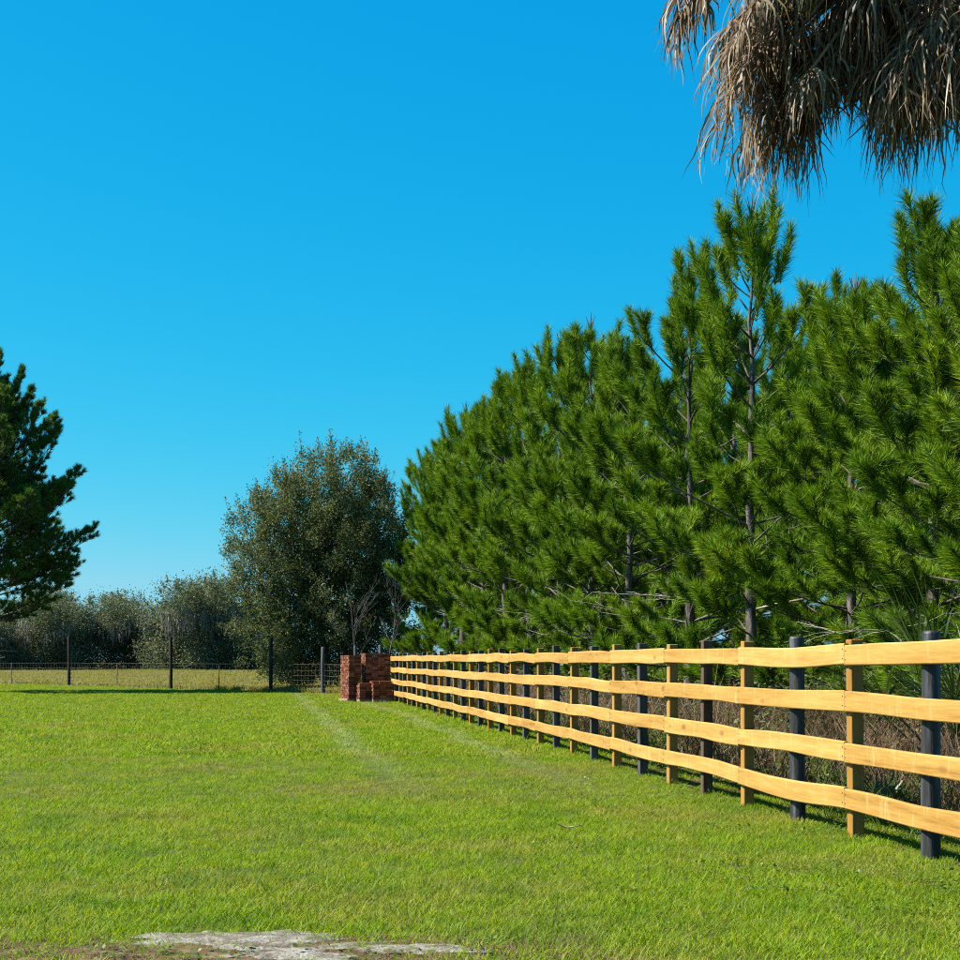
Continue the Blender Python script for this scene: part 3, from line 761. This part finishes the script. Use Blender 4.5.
# ------------------------------------------------------------------ broad-leaved trees
def grow(seed, targets, trunk, r_tip=.008, expo=2.3):
    """skeleton: every target joins the nearest node already grown; radii follow from what hangs on a node"""
    nodes = [np.array(p, float) for p in trunk]; par = [-1] + list(range(len(trunk) - 1))
    order = np.argsort(np.linalg.norm(targets - np.array(trunk[-1]), axis=1))
    r = np.random.default_rng(seed)
    for i in order:
        p = targets[i]; arr = np.array(nodes)
        dist = np.linalg.norm(arr - p, axis=1) + .6 * np.maximum(0, arr[:, 2] - p[2]) + .12 * np.linalg.norm(arr - np.array(trunk[-1]), axis=1) * 0
        j = int(np.argmin(dist)); q = nodes[j]; d = np.linalg.norm(p - q)
        k = max(1, int(d / .8)); last = j
        for a in range(1, k + 1):
            t = a / k; pt = q + (p - q) * t + (r.normal(0, .05, 3) if a < k else 0) + np.array([0, 0, -.10 * d * math.sin(math.pi * t) * .3])
            nodes.append(pt); par.append(last); last = len(nodes) - 1
    n = len(nodes); w = np.zeros(n); kids = [[] for _ in range(n)]
    for i in range(n - 1, -1, -1):
        if w[i] == 0: w[i] = r_tip ** expo
        if par[i] >= 0: w[par[i]] += w[i]; kids[par[i]].append(i)
    rad_ = w ** (1 / expo)
    T = Tubes()
    def chain(s, first):
        pts = [nodes[s], nodes[first]]; rr = [min(rad_[s], rad_[first] * 1.15), rad_[first]]; c = first
        while kids[c]:
            ks = sorted(kids[c], key=lambda q: -rad_[q]); 
            for o_ in ks[1:]: todo.append((c, o_))
            c = ks[0]; pts.append(nodes[c]); rr.append(rad_[c])
        T.add(pts, rr, 6 if rr[0] > .03 else 4)
    todo = [(0, kids[0][0])]
    for o_ in kids[0][1:]: todo.append((0, o_))
    while todo: chain(*todo.pop())
    return T, np.array(nodes), rad_

def leaves_mesh(name, centers, outd, per, spread, size, rn, aspect=.55):
    n = len(centers) * per
    c = np.repeat(centers, per, 0) + rn.normal(0, 1, (n, 3)) * np.repeat(spread, per)[:, None]
    d = norm(rn.normal(0, 1, (n, 3)) + np.repeat(outd, per, 0) * .6)
    s = norm(np.cross(d, rn.normal(0, 1, (n, 3)))); l = size * rn.uniform(.6, 1.25, n)[:, None]
    V = np.stack([c, c + d * l * .45 + s * l * aspect / 2, c + d * l, c + d * l * .45 - s * l * aspect / 2], 1).reshape(-1, 3)
    return V, np.arange(len(V)).reshape(-1, 4)

def make_broadleaf(name, seed, cx, cy, lobes, trunk_h, nt_, per, size, spread, leafmat, shoots=0, moss=0, r_tip=.008, stems=1, trunk_lean=0):
    """lobes: (x, y, z, rx, ry, rz) ellipsoids of the crown, relative to the base"""
    r = np.random.default_rng(seed)
    lob = np.array(lobes); vol = lob[:, 3] * lob[:, 4] * lob[:, 5]; pick = r.choice(len(lob), nt_, p=vol / vol.sum())
    u = norm(r.normal(0, 1, (nt_, 3))); q = r.uniform(.0, 1, nt_) ** .42
    lump = .82 + .36 * vnoise(u[:, 0] * 2.5 + pick * 7 + 50, u[:, 1] * 2.5 + u[:, 2] * 2.5 + 50, seed)
    tg = lob[pick, :3] + u * lob[pick, 3:] * (q * lump)[:, None]
    tg[:, 2] = np.maximum(tg[:, 2], .25)
    trunk = [(0, 0, -.1)] + [(trunk_lean * t + r.normal(0, .05), r.normal(0, .05), trunk_h * t) for t in (.35, .7, 1.0)]
    T, nodes, rad_ = grow(seed, tg, trunk, r_tip)
    cen = lob[:, :3].mean(0); out = norm(tg - cen)
    V, Fq = leaves_mesh('crown', tg, out, per, np.full(nt_, spread), size, r)
    VV, FF = [V], [Fq]; cnt = len(V)
    if shoots:
        # upright twigs that fray the outline
        o_i = np.argsort(-(q * lump) - .25 * u[:, 2])[:shoots]
        for i in o_i:
            d = norm(out[i] * .8 + np.array([0, 0, .75]) + r.normal(0, .25, 3)); l = r.uniform(.35, 1.0)
            T.add([tg[i], tg[i] + d * l * .5 + r.normal(0, .03, 3), tg[i] + d * l], [.009, .007, .004], 4)
            m = 34; tt = r.uniform(.1, 1, m)
            c = tg[i] + d * (l * tt)[:, None]
            v2, f2 = leaves_mesh('x', c, np.repeat(d[None], m, 0), 1, np.full(m, .045), size * .95, r)
            VV.append(v2); FF.append(f2 + cnt); cnt += len(v2)
    root = empty(name, (cx, cy, 0))
    obj('trunk', T.mesh('trunk'), M['oak_bark'], root)
    obj('crown', mesh_np('crown', np.concatenate(VV), np.concatenate(FF)), M[leafmat], root)
    if moss:
        low = np.argsort(np.abs(tg[:, 2] - tg[:, 2].max() * .55) + np.abs(r.normal(0, 1.5, nt_)))[:moss]
        mv, mf = [], []; c = 0
        for i in low:
            for s in range(7):
                p = tg[i] + r.normal(0, .3, 3); l = r.uniform(.5, 2.0); w = r.uniform(.04, .12); a = r.uniform(0, 3.14)
                sdv = np.array([math.cos(a), math.sin(a), 0]) * w
                pr = None
                for t in (0, .35, .7, 1):
                    ctr = p + np.array([r.normal(0, .05), r.normal(0, .05), -l * t]); k = (1 - t * .85)
                    mv += [ctr - sdv * k, ctr + sdv * k]
                for e in range(3): mf.append((c + e * 2, c + e * 2 + 1, c + e * 2 + 3, c + e * 2 + 2))
                c += 8
        tag(obj('hanging_moss', mesh_np('hanging_moss', np.array(mv), np.array(mf)), M['moss'], root), kind='stuff')
    return root

# the round oak beside the bricks
YO = 64.0
oak = make_broadleaf('oak_tree', 31, PX(326, YO), YO,
    [(.1, 0, 6.6, 3.1, 3.0, 3.1), (-1.6, .2, 5.2, 2.6, 2.6, 2.9), (1.7, 0, 5.6, 2.0, 2.4, 3.2), (-1.7, -.6, 2.2, 2.1, 2.0, 2.2), (.4, -.3, 3.0, 2.6, 2.4, 2.6), (1.9, 0, 2.6, 1.6, 1.8, 2.4), (-.4, -.8, 1.2, 2.2, 1.6, 1.3)],
    1.6, 1250, 190, .090, .17, 'oak_leaf', 700)
oak.scale = (1.0, 1.0, 1.06)
tag(oak, 'round evergreen oak with dull green leaves beside the brick stacks', 'tree')

# live oaks with hanging moss along the far side of the pasture
def far_lobes(seed, w, h):
    r = random.Random(seed); L = []
    for i in range(8):
        x = r.uniform(-.75, .75) * w; z = h * r.uniform(.38, .74) * (1 - .22 * abs(x / w))
        L.append((x, r.uniform(-.5, .5) * w, z, w * r.uniform(.32, .5), w * r.uniform(.32, .5), h * r.uniform(.16, .26)))
    L += [(-.55 * w, 0, h * .2, w * .5, w * .4, h * .24), (.55 * w, 0, h * .2, w * .5, w * .4, h * .24), (0, -.5 * w, h * .16, w * .6, w * .4, h * .2), (0, .4 * w, h * .14, w * .6, w * .4, h * .18)]
    return L
pa = make_broadleaf('live_oak', 51, 0, 0, far_lobes(1, 6.2, 10.5), 3.0, 1000, 60, .20, .5, 'far_leaf', 160, 110, .016)
pb = make_broadleaf('live_oak', 52, 0, 0, far_lobes(2, 5.6, 10.5), 2.6, 1000, 60, .20, .5, 'far_leaf', 160, 170, .016)
far = [(-62, 178, 590, 0, .3, 'mossy live oak at the left edge, partly behind the dark pine'),
       (-8, 168, 598, 1, 1.9, 'mossy live oak showing under the boughs of the dark pine'),
       (30, 172, 584, 0, 2.7, 'shaded live oak between the dark pine and the low oak to its right'),
       (76, 176, 580, 1, 0.4, 'live oak at the left of the gap of sky in the tree line'),
       (152, 182, 586, 0, 4.0, 'live oak at the right of the gap of sky in the tree line'),
       (190, 172, 574, 1, 5.2, 'live oak with pale moss hanging down its middle'),
       (222, 176, 576, 0, 5.9, 'live oak half hidden behind the left side of the round oak'),
       (262, 180, 590, 1, 3.1, 'live oak mostly hidden behind the round oak')]
ufar = [False, False]
for px, Y, py, pi, rz, lab in far:
    H = PZ(py, Y) * (1 + .10 * math.sin(px * 1.7)); s = H / 10.2; src = (pa, pb)[pi]
    if not ufar[pi]:
        ufar[pi] = True; src.location = (PX(px, Y), Y, 0); src.rotation_euler = (0, 0, rz); src.scale = (s, s, s); o = src
    else: o = copy_tree(src, (PX(px, Y), Y, 0), rz, (s, s, s))
    tag(o, lab, 'tree', 'live oaks along the far pasture edge')

# leafless grey saplings in front of the oak, behind the bricks
def sapling(px, Y, H, seed, label):
    r = random.Random(seed); T = Tubes()
    def br(p, d, l, rad, lev):
        pts = [p]; c = np.array(p); dd = np.array(d)
        for q in range(4):
            dd = dd + np.array([r.uniform(-.15, .15), r.uniform(-.15, .15), .05]); dd /= np.linalg.norm(dd); c = c + dd * l / 4; pts.append(c)
        T.add(pts, np.linspace(rad, rad * .45, 5), 5)
        if lev < 3:
            for q in range(4 if lev else 9):
                s = r.uniform(.3, 1); j = min(3, int(s * 4)); p2 = pts[j] + (pts[j + 1] - pts[j]) * (s * 4 - j)
                a = r.uniform(0, 6.28); d2 = dd + np.array([math.cos(a), math.sin(a), r.uniform(.1, .6)]) * .8; d2 /= np.linalg.norm(d2)
                br(p2, d2, l * r.uniform(.28, .45), rad * .5, lev + 1)
    br(np.array([0, 0, -.1]), (0, 0, 1.), H, .034, 0)
    o = obj('bare_sapling', T.mesh('bare_sapling'), M['sapling']); o.location = (PX(px, Y), Y, 0)
    tag(o, label, 'sapling', 'bare saplings behind the bricks')
sapling(359, 55.5, 4.2, 3, 'leafless pale grey sapling standing behind the tall narrow brick stack')
sapling(386, 53.5, 3.4, 5, 'thinner leafless sapling between the bricks and the farthest pines')

# ------------------------------------------------------------------ undergrowth behind the board fence
def stems_mesh(name, seed, n, rad, hmin, hmax, w, lean):
    return blades(name, seed, n, rad, hmin, hmax, w, lean, .7)
def twig_mesh(name, seed):
    r = random.Random(seed); T = Tubes()
    for q in range(9):
        a = r.uniform(0, 6.28); p = np.array([r.uniform(-.2, .2), r.uniform(-.2, .2), 0]); d = np.array([math.cos(a) * .5, math.sin(a) * .5, r.uniform(.5, 1)])
        l = r.uniform(.35, .95); e = p + d * l; m = p + d * l * .5 + np.array([r.uniform(-.05, .05), r.uniform(-.05, .05), .04])
        T.add([p, m, e], [.006, .004, .002], 4)
        for k in range(4):
            s = r.uniform(.4, 1); p2 = p + d * l * s; d2 = d * .4 + np.array([r.uniform(-.5, .5), r.uniform(-.5, .5), r.uniform(0, .4)])
            T.add([p2, p2 + d2 * l * .4], [.003, .0015], 4)
    return T.mesh(name)
def weed_mesh(name, seed, n=44, rad=.16, h=.22, size=.045):
    r = np.random.default_rng(seed)
    c = np.stack([r.normal(0, rad, n), r.normal(0, rad, n), r.uniform(.02, h, n)], 1)
    d = norm(np.stack([r.normal(0, 1, n), r.normal(0, 1, n), r.uniform(-.1, .6, n)], 1))
    s = norm(np.cross(d, np.array([[0, 0, 1.]]) + r.normal(0, .3, (n, 3)))); l = size * r.uniform(.5, 1.4, n)[:, None]
    V = np.stack([c, c + d * l * .5 + s * l * .32, c + d * l, c + d * l * .5 - s * l * .32], 1).reshape(-1, 3)
    return mesh_np(name, V, np.arange(len(V)).reshape(-1, 4))
def strip_points(n, o0, o1, y0, y1, seed, near_bias=1.6):
    r = np.random.default_rng(seed)
    y = y0 + (y1 - y0) * r.uniform(0, 1, n) ** near_bias; off = r.uniform(o0, o1, n)
    x = FA + FB * y + off
    return np.stack([x, y, np.zeros(n)], 1), np.stack([r.normal(0, .1, n), r.normal(0, .1, n), r.uniform(0, 6.28, n)], 1), r
p, ro, r = strip_points(3000, .7, 9, 6, 60, 1)
cl = vnoise(p[:, 0] * .9, p[:, 1] * .9, 4); k = r.uniform(0, 1, len(p)) < np.clip(cl * 1.9 - .35, .08, 1); p, ro = p[k], ro[k]
scatter('dead_undergrowth', p, ro, r.uniform(.55, 1.25, len(p)), r.integers(0, 7, len(p)),
        [stems_mesh(f'dead_stems_{i}', 300 + i, 44, .28, .25, .95, .009, .45) for i in range(4)] + [twig_mesh(f'dead_stems_t{i}', 320 + i) for i in range(3)],
        M['brush'], 'brown dead stems and twigs on the ground behind the fence', 'undergrowth')
p, ro, r = strip_points(6200, .25, 7.0, 6, 60, 2)
cl = vnoise(p[:, 0] * 1.1, p[:, 1] * 1.1, 9); k = r.uniform(0, 1, len(p)) < np.clip(cl * 2.0 - .5, .05, 1); p, ro = p[k], ro[k]
scatter('green_undergrowth', p, ro, r.uniform(.6, 1.3, len(p)) * np.clip(.45 + (p[:, 0] - FA - FB * p[:, 1]) * .5, .4, 1.2), r.integers(0, 6, len(p)),
        [weed_mesh(f'weeds_{i}', 400 + i) for i in range(4)] + [blades(f'weeds_g{i}', 420 + i, 40, .18, .12, .38, .009, .7, .9) for i in range(2)],
        M['weed'], 'low green weeds and grass growing behind the fence', 'undergrowth')
p, ro, r = strip_points(560, 2.6, 16, 9, 92, 6, 1.1)
scatter('shrub_layer', p, ro, r.uniform(.6, 1.5, len(p)), r.integers(0, 3, len(p)),
        [weed_mesh(f'shrub_{i}', 460 + i, 620, .42, 1.15, .075) for i in range(3)], M['oak_leaf'], 'low dull green shrubs in the shade under the pines', 'shrubs')
# low broad-leaved weeds in the turf near the fence
r = np.random.default_rng(8)
n = 520; y = 7.2 + 9 * r.uniform(0, 1, n) ** 1.5; x = FA + FB * y - np.abs(r.normal(0, .9, n)) + .1
k = vnoise(x * 1.5, y * 1.5, 14) > .42; x, y = x[k], y[k]; n = len(x)
x = np.concatenate([x, r.uniform(-2.4, .3, 26)]); y = np.concatenate([y, 6.55 + r.normal(0, .12, 26)]); n = len(x)
scatter('turf_weeds', np.stack([x, y, np.zeros(n)], 1), np.stack([np.zeros(n), np.zeros(n), r.uniform(0, 6.28, n)], 1), r.uniform(.5, 1.1, n), r.integers(0, 3, n),
        [weed_mesh(f'turf_weed_{i}', 440 + i, 22, .06, .06, .026) for i in range(3)], M['weed'], 'small broad-leaved weeds in the turf by the fence', 'weeds')

# ------------------------------------------------------------------ fan-leaved palms
def fan_frond(r, base, az, el, plen, blen, nseg, droop, dead, wseg=.034, spread=1.9, pd=.5):
    """one fan leaf: returns petiole points and the segment strips. droop: how soon the segments turn down"""
    d = np.array([math.cos(az) * math.cos(el), math.sin(az) * math.cos(el), math.sin(el)])
    pts = [np.array(base)]; dd = d.copy()
    for q in range(5):
        dd = norm(dd + np.array([0, 0, -pd / 5])); pts.append(pts[-1] + dd * plen / 5)
    side = norm(np.cross(dd, np.array([0, 0, 1.]))); up = np.cross(side, dd)
    V, Fq, c = [], [], 0
    m = 8
    for i in range(nseg):
        a = (i / (nseg - 1) - .5) * 2 * spread + r.uniform(-.04, .04)
        sd_ = norm(dd * math.cos(a) + side * math.sin(a) + up * (.25 * abs(math.sin(a)) + r.uniform(-.06, .06)))
        L = blen * (1 - .28 * abs(a) / spread) * r.uniform(.82, 1.1)
        p = pts[-1] + dd * (.18 * max(0, math.cos(a))) * blen * .5
        w = wseg * r.uniform(.7, 1.2); tw = r.uniform(-.5, .5)
        cur = sd_; wv = norm(np.cross(cur, up + np.array([r.uniform(-.3, .3), r.uniform(-.3, .3), 0])))
        g = droop * r.uniform(.7, 1.3); curl = np.array([r.uniform(-1, 1), r.uniform(-1, 1), 0]) * (.46 if dead else .03)
        kink = r.randint(1, m - 2) if dead else -1
        for k in range(m + 1):
            t = k / m
            ww = w * (min(1, .35 + 2.2 * t) if t < .4 else max(.05, 1 - ((t - .4) / .6) ** 1.3 * .97))
            wk = norm(wv * math.cos(tw * t * 3) + np.cross(cur, wv) * math.sin(tw * t * 3))
            V += [p - wk * ww / 2, p + wk * ww / 2]
            if k < m:
                cur = norm(cur + np.array([0, 0, -g * (.4 + 1.2 * t)]) + curl * (r.uniform(-1.3, 1.7) if dead else r.uniform(.2, 1.6))); p = p + cur * L / m
                if k == kink: cur = norm(cur + np.array([r.uniform(-.7, .7), r.uniform(-.7, .7), r.uniform(-.5, .3)]))
                wv = norm(wv - cur * np.dot(wv, cur))
        for k in range(m): Fq.append((c + 2 * k, c + 2 * k + 1, c + 2 * k + 3, c + 2 * k + 2))
        c += 2 * (m + 1)
    return pts, np.array(V), np.array(Fq)

r = random.Random(17)
PYm = 11.4; PXm, PZm = PX(1000, PYm), 7.08
palm = empty('cabbage_palm', (PXm, PYm, 0))
tag(palm, 'palm with a shaggy skirt of dead hanging fronds at the top right', 'palm')
T = Tubes(); zz = np.linspace(-.2, PZm, 30)
T.add(np.stack([.02 * np.sin(zz), .02 * np.cos(zz * 1.3), zz], 1), .155 + .010 * np.sin(zz * 19) + .03 * (zz > 5.4), 14)
obj('trunk', T.mesh('trunk'), M['palm_bark'], palm)
# (azimuth deg, start elevation deg, petiole m, blade m, dead)
fr = []
for i in range(54):     # the round skirt
    fr.append((r.uniform(0, 360), r.uniform(-60, -8), r.uniform(.8, 1.3), r.uniform(.45, .72), True))
for i in range(46):     # the long lobe reaching left
    fr.append((r.uniform(160, 202), r.uniform(-26, 14), r.uniform(1.5, 2.25), r.uniform(.45, .75), True))
for i in range(12):     # its hanging end
    fr.append((r.uniform(172, 192), r.uniform(-36, -20), r.uniform(1.75, 2.1), r.uniform(.6, .8), True))
for i in range(46):     # upper fronds folded down over the others
    fr.append((r.uniform(135, 290), r.uniform(-14, 26), r.uniform(.7, 1.7), r.uniform(.4, .7), True))
for i in range(36):     # the second lobe
    fr.append((r.uniform(195, 262), r.uniform(-60, -34), r.uniform(1.25, 1.6), r.uniform(.65, .95), True))
for i in range(22):     # between the two lobes
    fr.append((r.uniform(180, 222), r.uniform(-46, -18), r.uniform(1.2, 1.6), r.uniform(.5, .8), True))
for i in range(9):
    fr.append((i * 40 + r.uniform(-8, 8), r.uniform(15, 75), r.uniform(1.2, 1.5), r.uniform(.8, 1.0), False))
for az, el in ((191, 20), (172, 18), (200, -6), (212, -10)): fr.append((az, el, 1.55, .8, 'half'))
rn = random.Random(29)
for az, el, pl, bl, dead in fr:
    a = R(az); b = (0.12 * math.cos(a), .12 * math.sin(a), PZm - rn.uniform(0, .35))
    if dead is True: pts, V, Fq = fan_frond(rn, b, a, R(el), pl, bl, 38, rn.uniform(.28, .8), True, .019, 1.8, .65)
    elif dead == 'half': pts, V, Fq = fan_frond(rn, b, a, R(el), pl, bl, 36, .34, False, .026, 1.5, .5)
    else: pts, V, Fq = fan_frond(rn, b, a, R(el), pl, bl, 36, .12, False, .036, 1.9, .35)
    fo = obj('dead_frond' if dead is True else 'green_frond', mesh_np('frond', V, Fq), M['dead_frond'] if dead is True else M['green_frond'], palm)
    tb = Tubes(); tb.add(pts, np.linspace(.022, .012, 6), 5); obj('petiole', tb.mesh('petiole'), M['petiole'], fo)

# palmetto behind the fence at the right edge
def palmetto(px, Y, n, h, bl, seed, label):
    r = random.Random(seed); X = PX(px, Y)
    t = empty('palmetto', (X, Y, 0)); tag(t, label, 'palmetto', 'palmettos behind the fence')
    for i in range(n):
        az = i * 6.283 / n + r.uniform(-.4, .4); el = r.uniform(.55, 1.35)
        pts, V, Fq = fan_frond(r, (.05 * math.cos(az), .05 * math.sin(az), 0.0), az, el, h * r.uniform(.7, 1.1), bl * r.uniform(.85, 1.1), 26, .07, False, .019, 1.35, .15)
        fo = obj('frond', mesh_np('frond', V, Fq), M['palmetto'], t)
        tb = Tubes(); tb.add(pts, np.linspace(.014, .008, 6), 5); obj('petiole', tb.mesh('petiole'), M['petiole'], fo)
palmetto(978, 13.6, 14, 1.25, .95, 3, 'spiky fan palm behind the fence at the right edge')
palmetto(873, 12.1, 6, .12, .34, 6, 'small spiky palmetto at the foot of the fence posts')
palmetto(1030, 12.4, 9, .9, .8, 9, 'fan palm just outside the right edge behind the fence')

# ------------------------------------------------------------------ small things lying on the lawn
def stick(px, py, ln, rz, rad, mat, label, seed):
    r = random.Random(seed); Y = CH * F / (py - HY); T = Tubes()
    pts = [(ln * (t - .5), .03 * r.uniform(-1, 1), .055 + .02 * r.uniform(-1, 1)) for t in (0, .3, .6, 1)]
    T.add(pts, [rad, rad * .9, rad * .8, rad * .4], 6)
    if seed == 2:
        T.add([pts[1], (pts[1][0] + .1, pts[1][1] + .09, .07)], [rad * .6, rad * .3], 5); T.add([pts[2], (pts[2][0] + .1, pts[2][1] - .08, .08)], [rad * .6, rad * .3], 5)
    o = obj('stick', T.mesh('stick'), M[mat]); o.location = (PX(px, Y), Y, 0); o.rotation_euler = (0, 0, rz)
    tag(o, label, 'stick')
stick(570, 834, .17, -.5, .008, 'dead_frond', 'short pale stick lying on the grass in mid lawn', 1)
